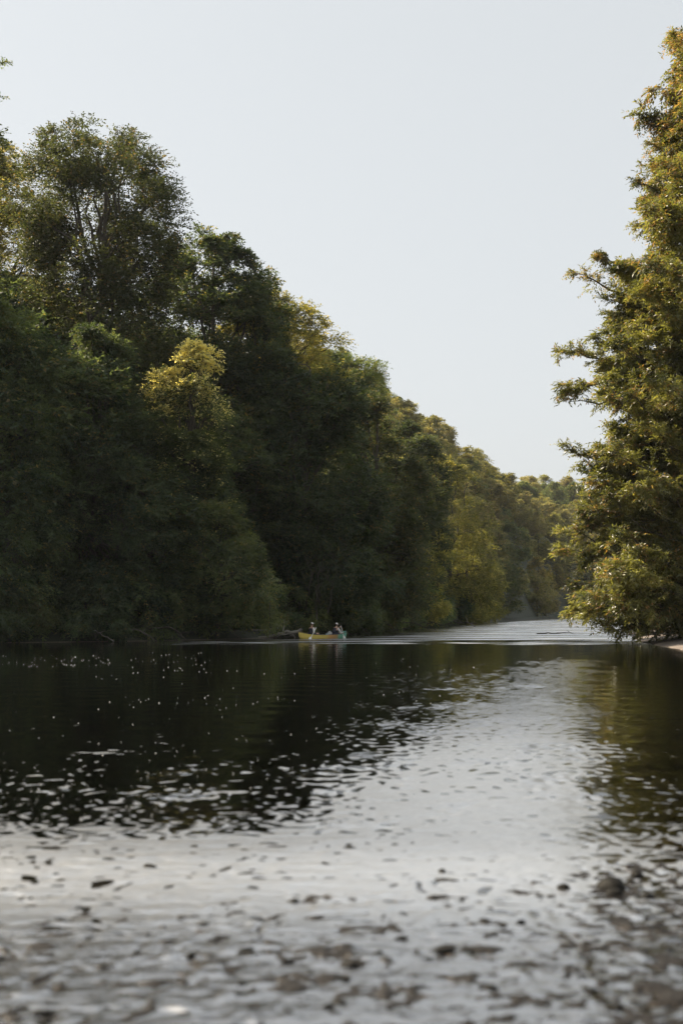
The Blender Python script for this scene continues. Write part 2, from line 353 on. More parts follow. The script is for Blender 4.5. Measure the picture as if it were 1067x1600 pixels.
mp = N(t, 'ShaderNodeMapping'); mp.inputs['Scale'].default_value = (0.55, 1.3, 1); t.links.new(geo.outputs['Position'], mp.inputs[0])
nz = N(t, 'ShaderNodeTexNoise', Scale=4.0, Detail=3.0, Roughness=0.6); t.links.new(mp.outputs[0], nz.inputs['Vector'])
bm1 = N(t, 'ShaderNodeBump', Distance=0.05); t.links.new(nz.outputs['Fac'], bm1.inputs['Height'])
st = N(t, 'ShaderNodeMapRange'); st.inputs['From Min'].default_value = 0.03; st.inputs['From Max'].default_value = 0.3; st.clamp = True
st.inputs['To Min'].default_value = 0.03; st.inputs['To Max'].default_value = 0.9
t.links.new(at.outputs['Fac'], st.inputs['Value']); t.links.new(st.outputs[0], bm1.inputs['Strength'])
fr = N(t, 'ShaderNodeFresnel', IOR=2.3); t.links.new(bm1.outputs[0], fr.inputs['Normal'])
gl = N(t, 'ShaderNodeBsdfGlossy'); gl.inputs['Color'].default_value = (1, 1, 1, 1); t.links.new(at.outputs['Fac'], gl.inputs['Roughness']); t.links.new(bm1.outputs[0], gl.inputs['Normal'])
tp = N(t, 'ShaderNodeBsdfTransparent'); tp.inputs['Color'].default_value = (0.88, 0.79, 0.68, 1)
rm_ = N(t, 'ShaderNodeMath', operation='MULTIPLY'); rm_.inputs[1].default_value = 2.2; t.links.new(at.outputs['Fac'], rm_.inputs[0])
mxm = N(t, 'ShaderNodeMath', operation='MAXIMUM'); t.links.new(rm_.outputs[0], mxm.inputs[0]); t.links.new(fr.outputs[0], mxm.inputs[1]); mxm.use_clamp = True
ms = N(t, 'ShaderNodeMixShader'); t.links.new(mxm.outputs[0], ms.inputs[0]); t.links.new(tp.outputs[0], ms.inputs[1]); t.links.new(gl.outputs[0], ms.inputs[2])
t.links.new(ms.outputs[0], o.inputs[0])
tag(link('river_water', np_mesh('river_water', V, F, m, True, {'rough': rough.ravel()})), kind='structure')

# gravel of the shallows, its highest lumps just breaking the surface
gy = np.arange(5.2, 11.0, 0.013); gx = np.arange(-3.4, 3.6, 0.014)
GX, GY = np.meshgrid(gx, gy)
def field(lo, hi, n, seed, ex=1.0, ey=1.0):
    r = np.random.RandomState(seed); z = np.zeros_like(GX)
    wx = GX*ex+0.05*fnoise(GX, GY, 0.5, seed+7); wy = GY*ey+0.05*fnoise(GX, GY, 0.5, seed+8)
    for k in range(n):
        lam = np.exp(r.uniform(np.log(lo), np.log(hi))); a = r.uniform(0, 6.28)
        z += lam**0.5*np.sin((wx*np.cos(a)+wy*np.sin(a))*2*np.pi/lam+r.uniform(0, 6.28))
    return z/z.std()
gb = field(0.07, 0.20, 46, 601, 0.75)*0.62+field(0.22, 0.75, 26, 602, 0.8)*0.6+field(0.035, 0.07, 30, 603)*0.2
gxr = GX/GY
gp = 0.006+0.21*(1-sstep(5.8, 9.6, GY-0.45*fnoise(GX, GY, 1.3, 604)-2.6*gxr))+0.15*sstep(0.13, 0.21, gxr)*(1-sstep(8.8, 10.6, GY))
gt = np.log((1-gp)/gp)/1.65
GZ = np.clip(0.011*(gb-gt), -0.045, 0.012); GZ = np.minimum(GZ, -0.04+(GZ+0.04)*(1-sstep(10.2, 10.9, GY))*sstep(5.2, 5.4, GY))
V = np.stack([GX, GY, GZ], -1).reshape(-1, 3); nx_ = len(gx); i = np.arange(len(gy)-1)[:, None]*nx_; j = np.arange(nx_-1)[None, :]
F = np.stack([i+j, i+j+1, i+nx_+j+1, i+nx_+j], -1).reshape(-1, 4)
m, t, o = newmat('wet_gravel'); geo = N(t, 'ShaderNodeNewGeometry'); nz = N(t, 'ShaderNodeTexNoise', Scale=22.0, Detail=6.0); t.links.new(geo.outputs['Position'], nz.inputs['Vector'])
vr = N(t, 'ShaderNodeTexVoronoi', Scale=34.0); t.links.new(geo.outputs['Position'], vr.inputs['Vector'])
sep_ = N(t, 'ShaderNodeSeparateXYZ'); t.links.new(geo.outputs['Position'], sep_.inputs[0])
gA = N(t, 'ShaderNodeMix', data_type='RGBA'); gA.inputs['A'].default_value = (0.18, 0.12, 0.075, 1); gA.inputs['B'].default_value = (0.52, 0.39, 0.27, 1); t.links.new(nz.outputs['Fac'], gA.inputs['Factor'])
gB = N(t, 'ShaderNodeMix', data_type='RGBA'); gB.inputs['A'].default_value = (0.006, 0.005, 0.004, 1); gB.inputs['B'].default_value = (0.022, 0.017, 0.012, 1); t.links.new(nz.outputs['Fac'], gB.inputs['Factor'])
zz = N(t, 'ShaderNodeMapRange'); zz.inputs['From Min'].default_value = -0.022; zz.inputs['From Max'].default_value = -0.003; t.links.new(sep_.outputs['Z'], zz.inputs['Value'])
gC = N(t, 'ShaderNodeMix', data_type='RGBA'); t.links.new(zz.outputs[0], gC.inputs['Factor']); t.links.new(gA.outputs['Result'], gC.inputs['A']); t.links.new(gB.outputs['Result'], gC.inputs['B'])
p = N(t, 'ShaderNodeBsdfPrincipled', Roughness=0.55); p.inputs['Specular IOR Level'].default_value = 0.25; t.links.new(gC.outputs['Result'], p.inputs['Base Color'])
b_ = N(t, 'ShaderNodeBump', Strength=0.7, Distance=0.01); t.links.new(vr.outputs['Distance'], b_.inputs['Height']); t.links.new(b_.outputs[0], p.inputs['Normal']); t.links.new(p.outputs[0], o.inputs[0])
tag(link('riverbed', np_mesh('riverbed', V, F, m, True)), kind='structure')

# ------------------------------------------------------------------ foliage
def unit(v): return v/(np.linalg.norm(v, axis=-1, keepdims=True)+1e-9)
def leaf_quads(P, A, Nn, L, Wd):
    """rhombic leaves: base P, axis A, normal Nn"""
    A = unit(A); S = unit(np.cross(A, Nn)); L = np.asarray(L).reshape(-1, 1); Wd = np.asarray(Wd).reshape(-1, 1)
    Up = np.cross(S, A)
    V = np.stack([P, P+A*L*0.45+S*Wd*0.5+Up*Wd*0.12, P+A*L, P+A*L*0.45-S*Wd*0.5+Up*Wd*0.12], 1).reshape(-1, 3)
    return V
def quads_F(n): return np.arange(n*4).reshape(-1, 4)
def sprigs(P, D, length, nl, L, Wd, r, droop=0.25, spread=0.9):
    n = len(P); length = np.asarray(length)*np.ones(n)
    tt = (np.arange(nl)+r.rand(n, nl)*0.8)/nl
    pos = P[:, None, :]+D[:, None, :]*(tt*length[:, None])[..., None]
    pos[..., 2] -= droop*length[:, None]*tt**2
    side = unit(np.cross(D, np.array([0, 0, 1.0])+0.3*r.randn(n, 3)))
    sg = np.where(np.arange(nl) % 2 == 0, 1, -1)[None, :, None]
    A = D[:, None, :]*0.7+side[:, None, :]*sg*spread+0.35*r.randn(n, nl, 3); A[..., 2] -= droop*0.9
    Nn = np.array([0, 0, 1.0])+0.55*r.randn(n, nl, 3)+0.3*D[:, None, :]
    s = r.uniform(0.7, 1.3, (n, nl))
    return leaf_quads(pos.reshape(-1, 3), A.reshape(-1, 3), Nn.reshape(-1, 3), (L*s).ravel(), (Wd*s).ravel())
PROF = {
    'round': ([0, 0.15, 0.4, 0.65, 0.85, 1.0], [0.35, 0.75, 1.0, 0.95, 0.65, 0.18]),
    'low': ([0, 0.1, 0.3, 0.6, 0.85, 1.0], [0.8, 1.0, 1.0, 0.8, 0.5, 0.15]),
    'tall': ([0, 0.2, 0.45, 0.7, 0.9, 1.0], [0.6, 0.85, 0.8, 1.0, 0.75, 0.25]),
    'cone': ([0, 0.1, 0.35, 0.7, 0.9, 1.0], [0.7, 1.0, 0.85, 0.5, 0.25, 0.08]),
}
def curve_pts(a, b, n, sag, r, wob=0.05):
    tt = np.linspace(0, 1, n)[:, None]; L = np.linalg.norm(b-a)
    p = a+(b-a)*tt; p[:, 2] += sag*L*np.sin(np.pi*tt[:, 0])
    w_ = r.randn(n, 3)*wob*L; w_[0] = 0; w_[-1] = 0
    return p+w_*0.5
def make_tree_meshes(name, seed, H, Rd, base, nclump, rc, leaf, mat, prof='round', nspr=44, nl=10, flat=0.6, lean=(0, 0), core=0.45, shell_top=None, droop=0.25, lump=0.28, trunk_r=None):
    r = np.random.RandomState(seed)
    zc = r.rand(nclump*3)
    pr = np.interp(zc, *PROF[prof]); keep = r.rand(nclump*3) < pr**1.2+0.08
    zc = zc[keep][:nclump]; pr = pr[keep][:nclump]; n = len(zc)
    th = r.rand(n)*2*np.pi
    rad = np.where(r.rand(n) < 0.72, r.uniform(0.78, 1.0, n), r.uniform(core*0.5, 0.85, n))
    ln = 1+lump*np.sin(th*2+r.uniform(0, 6)+zc*5)*0.6+lump*np.sin(th*3+zc*9+r.uniform(0, 6))*0.5+lump*0.3*r.randn(n)
    C = np.stack([np.cos(th)*rad*pr*Rd*ln, np.sin(th)*rad*pr*Rd*ln, base+zc*(H-base)], -1)
    m_ = max(7, int(n/14)); li = r.permutation(n)[:m_]; dl = np.linalg.norm(C[:, None]-C[li][None], axis=2); nr = np.argmin(dl, 1)
    pull = np.where(r.rand(n) < 0.75, 0.33, 0.0)[:, None]; C = C*(1-pull)+C[li][nr]*pull
    C[:, 0] += lean[0]*zc; C[:, 1] += lean[1]*zc
    rcs = rc*r.uniform(0.6, 1.25, n)*np.where(zc > 0.85, 0.75, 1)
    axis = np.array([0, 0, base+(H-base)*0.45])
    # leaf sprigs around each clump
    D0 = unit(C-axis*np.array([1, 1, 0.9]))
    d = unit(r.randn(n, nspr, 3)+0.9*D0[:, None, :]+np.array([0, 0, 0.25]))
    P = C[:, None, :]+d*np.array([1, 1, flat])*rcs[:, None, None]*(r.rand(n, nspr, 1)**0.45)*0.8
    P = P.reshape(-1, 3); d = unit(d*np.array([1, 1, 0.7])).reshape(-1, 3)
    LV = sprigs(P, d, np.repeat(rcs, nspr)*0.62, nl, leaf, leaf*0.5, r, droop)
    crown = np_mesh(name+'_crown', LV, quads_F(len(LV)//4), mat)
    # wood
    mb = MB(); tr = trunk_r or (0.010*H+0.05)
    k = 10; tz = np.linspace(0, 0.93, k); tp_ = np.stack([lean[0]*tz*0.8+0.25*np.sin(tz*5+seed), lean[1]*tz*0.8+0.25*np.cos(tz*4+seed), tz*H], -1)
    tp_[0, 2] = -0.6
    mb.add(*tube(tp_, tr*(1-tz)**0.75+0.03, 8))
    limbs = []; order = np.argsort(-np.hypot(C[:, 0], C[:, 1])-0.4*C[:, 2]+r.rand(n)*4)
    nl_ = max(5, min(13, n//12))
    for q in order[:nl_*3:3]:
        hz = np.clip((C[q, 2]/H)*r.uniform(0.45, 0.75), 0.08, 0.8); a = np.array([np.interp(hz, tz, tp_[:, e]) for e in range(3)])
        pts = curve_pts(a, C[q], 9, 0.12, r, 0.05)
        L = np.linalg.norm(C[q]-a); r0 = min(tr*0.5, 0.012*L+0.03)
        mb.add(*tube(pts, np.linspace(r0, 0.03, 9), 6)); limbs.append(pts[2:])
    limbs.append(tp_[3:]); LP = np.vstack(limbs)
    for q in range(0, n, max(1, n//150)):
        dv = LP-C[q]; k_ = np.argmin(np.linalg.norm(dv+np.array([0, 0, 0.8]), axis=1)+(LP[:, 2] > C[q, 2])*3)
        L = np.linalg.norm(dv[k_])
        if L > 0.4: mb.add(*tube(curve_pts(LP[k_], C[q], 5, 0.08, r, 0.08), np.linspace(min(0.07, 0.018*L+0.015), 0.012, 5), 4))
    return crown, mb.mesh(name+'_trunk', M_bark)
def place_tree(name, meshes, loc, rz=0.0, sc=(1, 1, 1), label='', cat='tree', group=None):
    e = empty(name, loc, rz, label, cat, group); e.scale = sc
    link('crown', meshes[0], e); link('trunk', meshes[1], e)
    return e
def bank_tree(name, px, d, top, seed, half_px, label, mat, bottom=None, prof='round', **kw):
    """tree whose trunk stands d metres off in the direction of pixel column px"""
    x = (px-533.5)/FPX*d; gz = max(float(ground_z(x, d)), -0.2)
    H = CAM_H+(HOR-top)/FPX*d-gz
    Rd = half_px/FPX*d
    base = H*0.12 if bottom is None else max(0.3, CAM_H+(HOR-bottom)/FPX*d-gz)
    area = (H-base)*Rd
    rc = kw.pop('rc', 1.35); dens = kw.pop('dens', 1.0)
    nclump = int(dens*area*5.0/rc**1.6)
    ms = make_tree_meshes(name, seed, H, Rd, base, nclump, rc, kw.pop('leaf', 0.20), mat, prof, **kw)
    return place_tree(name, ms, (x, d, gz), 0, (1, 1, 1), label, kw.get('cat', 'tree'))

# ---- left bank, the trees one can tell apart
bank_tree('riverside_tree', -5, 84, 455, 1, 95, 'tall leafy tree with olive tips at left edge of photo, reaching the water', M_mid, bottom=995, prof='low', droop=0.45, dens=1.15)
bank_tree('oak_tree', 160, 99, 196, 22, 128, 'tallest dark tree on left bank with sky showing through its open crown', M_oak, bottom=620, prof='tall', flat=0.65, dens=1.35, rc=1.6, lump=0.2)
bank_tree('poplar_tree', -20, 108, 228, 3, 95, 'tall golden backlit tree at left edge behind the tallest dark tree', M_warm, bottom=700, prof='tall')
bank_tree('riverside_tree', 150, 90, 520, 4, 125, 'dark broad tree directly beneath the tallest tree, standing at the water', M_dark, bottom=985, prof='low', dens=1.1)
bank_tree('riverside_tree', 282, 91.5, 545, 5, 60, 'slender tree with pale golden sunlit top in the middle of left bank', M_sun_top, bottom=930, prof='tall', rc=1.1, lump=0.4, lean=(1.0, 0))
bank_tree('riverside_shrub', 345, 90.5, 768, 6, 88, 'low green willow bush arching over the water left of the canoe', M_mid, bottom=992, prof='low', rc=1.0, leaf=0.17, droop=0.4, cat='shrub') if False else None
bank_tree('willow_tree', 340, 90.5, 765, 6, 86, 'low green willow arching over the water left of the canoe', M_mid, bottom=992, prof='low', rc=1.0, leaf=0.17, droop=0.45)
bank_tree('ash_tree', 338, 112, 362, 7, 108, 'tall olive tree rising between the tallest tree and the lime topped tree', M_oak, bottom=760, prof='round', leaf=0.25)
bank_tree('ash_tree', 425, 118, 452, 8, 92, 'lime topped tree with open branching crown against the sky above the canoe', M_lime, bottom=720, prof='round', dens=0.95)
bank_tree('riverside_tree', 480, 110, 545, 9, 118, 'large dark rounded tree on bank directly behind the canoe', M_dark, bottom=960, prof='low', dens=1.0, leaf=0.26, rc=1.7, lump=0.4)
bank_tree('riverside_tree', 585, 128, 600, 10, 88, 'dark rounded tree right of the canoe with sunlit upper edge', M_oak, bottom=965, prof='low', lump=0.4)
bank_tree('riverside_tree', 640, 165, 655, 11, 60, 'dark tree at the right shoulder of the nearby dark wood', M_dark, bottom=930, prof='round')
bank_tree('willow_tree', 640, 160, 800, 12, 56, 'yellow tipped willow at bank right of the dark wood', M_lime, bottom=968, prof='low', rc=1.1)
bank_tree('riverside_tree', 700, 205, 718, 13, 68, 'broad sunlit lime tree standing out on the far left bank', M_lime, bottom=965, prof='low', rc=1.6)
bank_tree('willow_tree', 735, 218, 835, 14, 45, 'drooping sunlit willow at the tip of left bank before the bend', M_lime, bottom=970, prof='low', rc=1.3)
bank_tree('riverside_tree', 62, 95, 700, 15, 85, 'shaded green tree low at the water beside the left edge', M_mid, bottom=998, prof='low', droop=0.4)
bank_tree('riverside_tree', 230, 96, 700, 16, 85, 'dark lower tree filling the bank below the golden topped tree', M_dark, bottom=985, prof='low')
bank_tree('ash_tree', 540, 150, 545, 17, 60, 'half hidden tree on the skyline above the large rounded tree', M_mid, bottom=700, prof='round')

# ---- shared meshes for the trees that fill the slope
P_mid = [make_tree_meshes('slope_tree_%d' % k, 100+k, 15, 4.6, 1.5, 190, 1.35, 0.24, [M_dark, M_mid, M_dark][k], ['round', 'low', 'tall'][k], nspr=30, nl=8) for k in range(3)]
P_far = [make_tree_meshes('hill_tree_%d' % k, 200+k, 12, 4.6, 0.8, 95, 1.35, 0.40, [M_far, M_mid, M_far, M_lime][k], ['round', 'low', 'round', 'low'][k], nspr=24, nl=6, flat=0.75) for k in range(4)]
rs = random.Random(5)
def skyline(px):
    return float(np.interp(px, [-200, 0, 45, 75, 150, 215, 285, 330, 430, 500, 525, 590, 650, 700, 780, 830, 880, 900, 1100], [200, 240, 235, 210, 225, 265, 350, 395, 455, 515, 565, 620, 655, 685, 722, 748, 775, 800, 880]))
placed = []
def ok(x, y, dmin):
    for a, b in placed:
        if (a-x)**2+(b-y)**2 < dmin*dmin: return False
    placed.append((x, y)); return True
cnt = 0; tries = 0
while cnt < 70 and tries < 9000:          # slope right behind the bank trees
    tries += 1
    y = rs.uniform(88, 185); x = rs.uniform(-0.33*y-6, 14)
    s = float(seg_signed(np.array([x]), np.array([y]), LB, 1.0)[0])
    if s < 4.0 or s > 60: continue
    px = x/y*FPX+533.5
    gz = float(ground_z(x, y)); sc = rs.uniform(0.8, 1.25)
    lim = CAM_H+(HOR-skyline(px)-18)/FPX*y-gz
    hgt = min(15*sc, lim)
    if hgt < 7: continue
    sc = hgt/15
    if not ok(x, y, 4.2): continue
    place_tree('slope_tree', P_mid[rs.randrange(3)], (x, y, gz), rs.uniform(0, 6.28), (sc*rs.uniform(.95, 1.25), sc*rs.uniform(.95, 1.25), sc), 'shaded tree on the slope, filling gaps behind the bank trees', 'tree', 'trees on the slope behind the left bank')
    cnt += 1
cnt = 0; tries = 0
while cnt < 290 and tries < 30000:        # wooded hillside beyond
    tries += 1
    y = 150+rs.random()**0.8*480; x = rs.uniform(-0.05*y, 0.30*y)
    s = float(seg_signed(np.array([x]), np.array([y]), LB, 1.0)[0])
    if s < 1.5 or s > 95: continue
    px = x/y*FPX+533.5
    gz = float(ground_z(x, y)); sc = rs.uniform(0.55, 1.05)
    if px < 560 and y < 300: continue
    if not ok(x, y, 5.2+2.3*y/600): continue
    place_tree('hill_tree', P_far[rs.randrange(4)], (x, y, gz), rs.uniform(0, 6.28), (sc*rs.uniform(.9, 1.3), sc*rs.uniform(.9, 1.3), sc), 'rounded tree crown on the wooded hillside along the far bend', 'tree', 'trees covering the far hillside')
    cnt += 1

P_bush = [make_tree_meshes('waterside_bush_%d' % k, 500+k, 3.2, 2.2, 0.15, 46, 0.85, 0.17, [M_dark, M_mid, M_dark][k], 'low', nspr=40, nl=9, droop=0.5, trunk_r=0.07) for k in range(3)]
for k in range(40):
    tt = k/39.0; by_ = 78+tt**1.5*125; bx_ = float(np.interp(by_, LB[:, 0], LB[:, 1]))-rs.uniform(0.8, 2.6)
    if by_ < 84: bx_ -= 0.5
    if 90 < by_ < 99: bx_ -= 2.5
    sc = rs.uniform(0.7, 1.35)*(1+tt*0.5)
    place_tree('waterside_bush', P_bush[k % 3], (bx_, by_, float(ground_z(bx_, by_))), rs.uniform(0, 6.28), (sc, sc, sc*rs.uniform(.8, 1.1)), 'dark low bush at the waterline of the shaded left bank', 'bush', 'low bushes along the left waterline')

# ------------------------------------------------------------------ the big tree on the right bank
def feather_tree():
    r = np.random.RandomState(77)
    bx, by = 21.5, 79.0; gz = float(ground_z(bx, by))
    H = 32.5
    mb = MB(); LV = []
    k = 14; tz = np.linspace(0, 1, k)
    tp_ = np.stack([-1.0*tz**2+0.3*np.sin(tz*6), -1.2*tz, tz*(H-0.6)], -1); tp_[0, 2] = -0.6
    mb.add(*tube(tp_, 0.5*(1-tz)**0.8+0.04, 10))
    # visible outline of the crown on the river side: height above water -> reach
    outl = [(60, 1048), (140, 1018), (178, 990), (225, 1012), (285, 985), (350, 995), (405, 935), (425, 880), (470, 945), (520, 915), (552, 868), (600, 872), (628, 880), (660, 975), (692, 880), (735, 925), (790, 905), (832, 872), (870, 868), (915, 900), (950, 885), (985, 945)]
    tips = []
    for py, px in outl:
        d = by-1.5+r.uniform(-1.5, 1.0)
        tips.append(W(px+6, py, d)-np.array([bx, by, gz]))
    # other boughs all round
    zz = r.uniform(1.5, H-0.8, 150)
    for z in zz:
        th = r.uniform(0, 2*np.pi)
        reach = np.interp(z, [0, 3, 8, 14, 20, 26, 31, 33], [5.5, 7.4, 8.4, 8.6, 6.6, 5.4, 2.6, 0.8])*r.uniform(0.72, 0.95)
        tips.append(np.array([np.cos(th)*reach, np.sin(th)*reach*0.9, z-r.uniform(0, 1.0)]))
    # fill on the river side, inside the outline
    ys_ = np.array([o_[0] for o_ in outl]); xs_ = np.array([o_[1] for o_ in outl])
    for _ in range(190):
        py = r.uniform(55, 985); d = by+r.uniform(-8.5, 3.0)
        px = np.interp(py, ys_, xs_)*0.35+0.65*np.interp(py, [40, 300, 480, 650, 800, 950, 990], [1065, 1008, 950, 955, 905, 905, 950])+r.uniform(6, 120)
        p_ = W(px, py, d)-np.array([bx, by, gz])
        tips.append(p_)
    for q, tip in enumerate(tips):
        rr = np.hypot(tip[0], tip[1])
        z0 = np.clip(tip[2]-rr*r.uniform(-0.05, 0.7), 0.6, H-1.2); hz = z0/(H-0.6)
        a = np.array([np.interp(hz, tz, tp_[:, e]) for e in range(3)])
        n = 12; pts = curve_pts(a, tip, n, r.uniform(-0.02, 0.14), r, 0.035)
        L = np.linalg.norm(tip-a)
        mb.add(*tube(pts, np.linspace(min(0.16, 0.02*L+0.02), 0.012, n), 5))
        # side branches on the outer 75 %
        main = unit(tip-a)
        nb = int(6+L*3.0)
        f = r.uniform(0.22, 1.0, nb)**0.8
        bp_ = np.stack([np.interp(f, np.linspace(0, 1, n), pts[:, e]) for e in range(3)], -1)
        sidev = unit(np.cross(main, [0, 0, 1.0]))
        sgn = np.where(r.rand(nb) < 0.5, 1, -1)[:, None]
        bd = unit(main[None]*0.8+sidev[None]*sgn*r.uniform(0.2, 1.0, (nb, 1))+0.42*r.randn(nb, 3)+np.array([0, 0, 0.15]))
        bl = (0.55+1.15*(1-f))*r.uniform(0.6, 1.15, nb)*min(1.0, L/4+0.4)
        bd[-1] = main; 
        # twigs on each side branch
        nt_ = r.randint(6, 13)
        g = (np.arange(nt_)+r.rand(nb, nt_))/nt_
        tpz = bp_[:, None, :]+bd[:, None, :]*(g*bl[:, None])[..., None]; tpz[..., 2] -= 0.12*(g**2)*bl[:, None]
        td = unit(bd[:, None, :]*0.9+0.55*r.randn(nb, nt_, 3)*np.array([1, 1, 0.55]))
        q_ = r.uniform(0.75, 1.35); LV.append(sprigs(tpz.reshape(-1, 3), td.reshape(-1, 3), r.uniform(0.3, 0.7, nb*nt_)*q_, 11, 0.19*q_, 0.065*q_, r, r.uniform(0.1, 0.65), 0.8))
        for b_ in range(0, nb, 3):
            mb.add(*tube(np.stack([bp_[b_], bp_[b_]+bd[b_]*bl[b_]*0.5, bp_[b_]+bd[b_]*bl[b_]-np.array([0, 0, 0.1])*bl[b_]]), [0.02, 0.014, 0.006], 4))
    LV = np.vstack(LV)
    e = empty('locust_tree', (bx, by, gz), 0, 'tall feathery tree with gold and green leaves on right bank, overhanging the river', 'tree')
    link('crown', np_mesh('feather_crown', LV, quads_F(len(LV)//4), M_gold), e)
    link('trunk', mb.mesh('feather_trunk', M_bark), e)
    print('feather leaves', len(LV)//4)
feather_tree()

# trees on the right bank behind it and beyond
for (x, y, s_, k, lab) in [(29, 92, 1.5, 0, 'dark tree behind the right trunk side of the feathery tree'), (33, 78, 1.6, 1, 'dark tree beside the feathery tree, off the right edge'), (27, 106, 1.1, 2, 'smaller dark tree beyond the gravel bar on right bank'), (36, 120, 1.3, 0, 'tree at the back of the gravel bar on right bank')]:
    place_tree('bank_tree', P_mid[k], (x, y, float(ground_z(x, y))), k*1.3, (s_, s_, s_), lab, 'tree')
cnt = 0
while cnt < 26:
    y = rs.uniform(130, 520); s_ = rs.uniform(3, 16)
    x = float(np.interp(y, RB[:, 0], RB[:, 1]))+s_
    if x/y*FPX+533 > 1250 or not ok(x, y, 6): 
        if rs.random() < 0.02: cnt += 1
        continue
    sc = rs.uniform(0.5, 0.8)
    place_tree('bank_tree', P_far[rs.randrange(4)], (x, y, float(ground_z(x, y))), rs.uniform(0, 6), (sc, sc, sc), 'small tree on the far right bank, seen behind the feathery tree', 'tree', 'trees on the far right bank')
    cnt += 1

# overhanging bough of a tree standing just outside the left edge
def edge_tree():
    r = np.random.RandomState(9)
    x, y = -25.0, 84.0; gz = float(ground_z(x, y)); H = 37-gz
    c, tmesh = make_tree_meshes('edge_tree', 55, H, 4.3, H*0.3, 210, 1.3, 0.2, M_mid, 'round')
    e = empty('riverside_tree', (x, y, gz), 0, 'very tall tree outside the left edge with leafy twigs showing high in the corner', 'tree')
    tips = [W(11, 97, 84)-np.array([x, y, gz]), W(5, 152, 84)-np.array([x, y, gz])]
    P = []; D = []; mb = MB()
    for q, tip in enumerate(tips):
        a = np.array([0.5, 0, tip[2]-2.0]); pts = curve_pts(a, tip, 8, 0.08, r, 0.02); mb.add(*tube(pts, np.linspace(0.08, 0.01, 8), 5))
        for k in range(46):
            f = r.uniform(0.35, 1.0); p_ = np.array([np.interp(f, np.linspace(0, 1, 8), pts[:, e_]) for e_ in range(3)])
            P.append(p_); D.append(unit(unit(tip-a)+0.8*r.randn(3)*np.array([1, 1, 0.7])))
    LV = sprigs(np.array(P), np.array(D), 0.5, 9, 0.17, 0.08, r, 0.25)
    link('crown', c, e); link('trunk', tmesh, e)
    link('bough', mb.mesh('edge_bough', M_bark), e)
    link('foliage_spray', np_mesh('edge_spray', LV, quads_F(len(LV)//4), M_mid), e)
edge_tree()

# ------------------------------------------------------------------ driftwood and stones
def branch_thing(name, pts, r0, mat, label, cat, seed, forks=4, group=None, flen=0.35):
    r = np.random.RandomState(seed); pts = np.array(pts, float); c = pts[0].copy()
    q = np.linspace(0, 1, 12); P = np.stack([np.interp(q, np.linspace(0, 1, len(pts)), pts[:, e]) for e in range(3)], -1)-c
    L = np.linalg.norm(P[-1]); P[1:-1] += r.randn(10, 3)*0.015*L
    mb = MB(); mb.add(*tube(P, np.linspace(r0, r0*0.3, 12), 8))
    for k in range(forks):
        i_ = r.randint(3, 11); d = unit(unit(P[-1])+0.9*r.randn(3)*np.array([1, 1, 0.6])+np.array([0, 0, 0.3]))
        l = L*flen*r.uniform(0.4, 1.0); s = P[i_]; b = s+d*l
        mb.add(*tube(curve_pts(s, b, 6, 0.05, r, 0.04), np.linspace(r0*0.45, r0*0.1, 6), 6))
    return tag(link(name, mb.mesh(name, mat), None, c), label, cat, group)
branch_thing('driftwood_branch', [W(140, 979, 83), W(178, 1002, 82)], 0.045, M_drift, 'pale bare stick slanting down into the water on the left', 'branch', 1, 2)
branch_thing('driftwood_log', [W(472, 983, 95)+[0, 0, 0], W(440, 991, 95), W(392, 997, 95)], 0.13, M_drift, 'bleached thick log pointing at the rear of the canoe', 'log', 2, 3)
branch_thing('driftwood_branch', [W(392, 984, 96), W(420, 985, 96), W(437, 979, 96)], 0.06, M_drift, 'thin bleached branch with upturned tip above the log', 'branch', 3, 3)
branch_thing('driftwood_branch', [W(400, 1000, 93), W(432, 990, 93), W(460, 992, 93)], 0.05, M_drift, 'grey branch arching low over the water beside the log', 'branch', 4, 4)
branch_thing('driftwood_branch', [W(682, 980, 168), W(705, 972, 166), W(745, 974, 165)], 0.09, M_drift_dark, 'dark bare branch leaning out from the bank below the willows', 'branch', 5, 5)
branch_thing('driftwood_branch', [W(742, 979, 170), W(730, 972, 170), W(727, 964, 170)], 0.07, M_drift, 'pale snag standing up from the water at the bend', 'branch', 6, 4)
branch_thing('driftwood_log', [W(838, 989.5, 112)*[1, 1, 0]+[0, 0, 0.03], W(870, 990, 112)*[1, 1, 0]+[0, 0, 0.06], W(912, 991, 111)*[1, 1, 0]+[0, 0, 0.0]], 0.05, M_drift_dark, 'thin dark log lying in the bright water near the feathery tree', 'log', 7, 2, None, 0.12)
for k in range(5):
    r_ = np.random.RandomState(300+k); px = [486, 500, 478, 512, 495][k]; d = 104
    branch_thing('dead_branch', [W(px, 935+8*k, d-k), W(px+r_.uniform(-14, 18), 895+6*k, d-k-1), W(px+r_.uniform(-26, 30), 862+9*k, d-k-1.5)], 0.05, M_drift_dark, 'bare dead branch in the dark undergrowth above the canoe', 'branch', 310+k, 4, 'bare dead branches in the undergrowth')
for k in range(10):
    r_ = np.random.RandomState(800+k); d = [82.5, 84, 86, 90, 97, 112, 125, 140, 155, 185][k]; bx_ = float(np.interp(d, LB[:, 0], LB[:, 1]))
    p0 = np.array([bx_-0.3, d, 0.7]); L_ = r_.uniform(1.8, 3.6)*(0.6+d/200)
    branch_thing('dead_branch', [p0, p0+[L_*0.5, -L_*0.2, r_.uniform(-0.1, 0.4)], p0+[L_, -L_*0.4, -0.78]], 0.045+d/6000, M_drift_dark, 'bare branch dipping from the dark left bank into the water', 'branch', 820+k, 3, 'bare branches dipping along the left waterline')
M_rock = plain('wet_rock', (0.009, 0.008, 0.006), 0.65, 14, 0.5, 0.15)
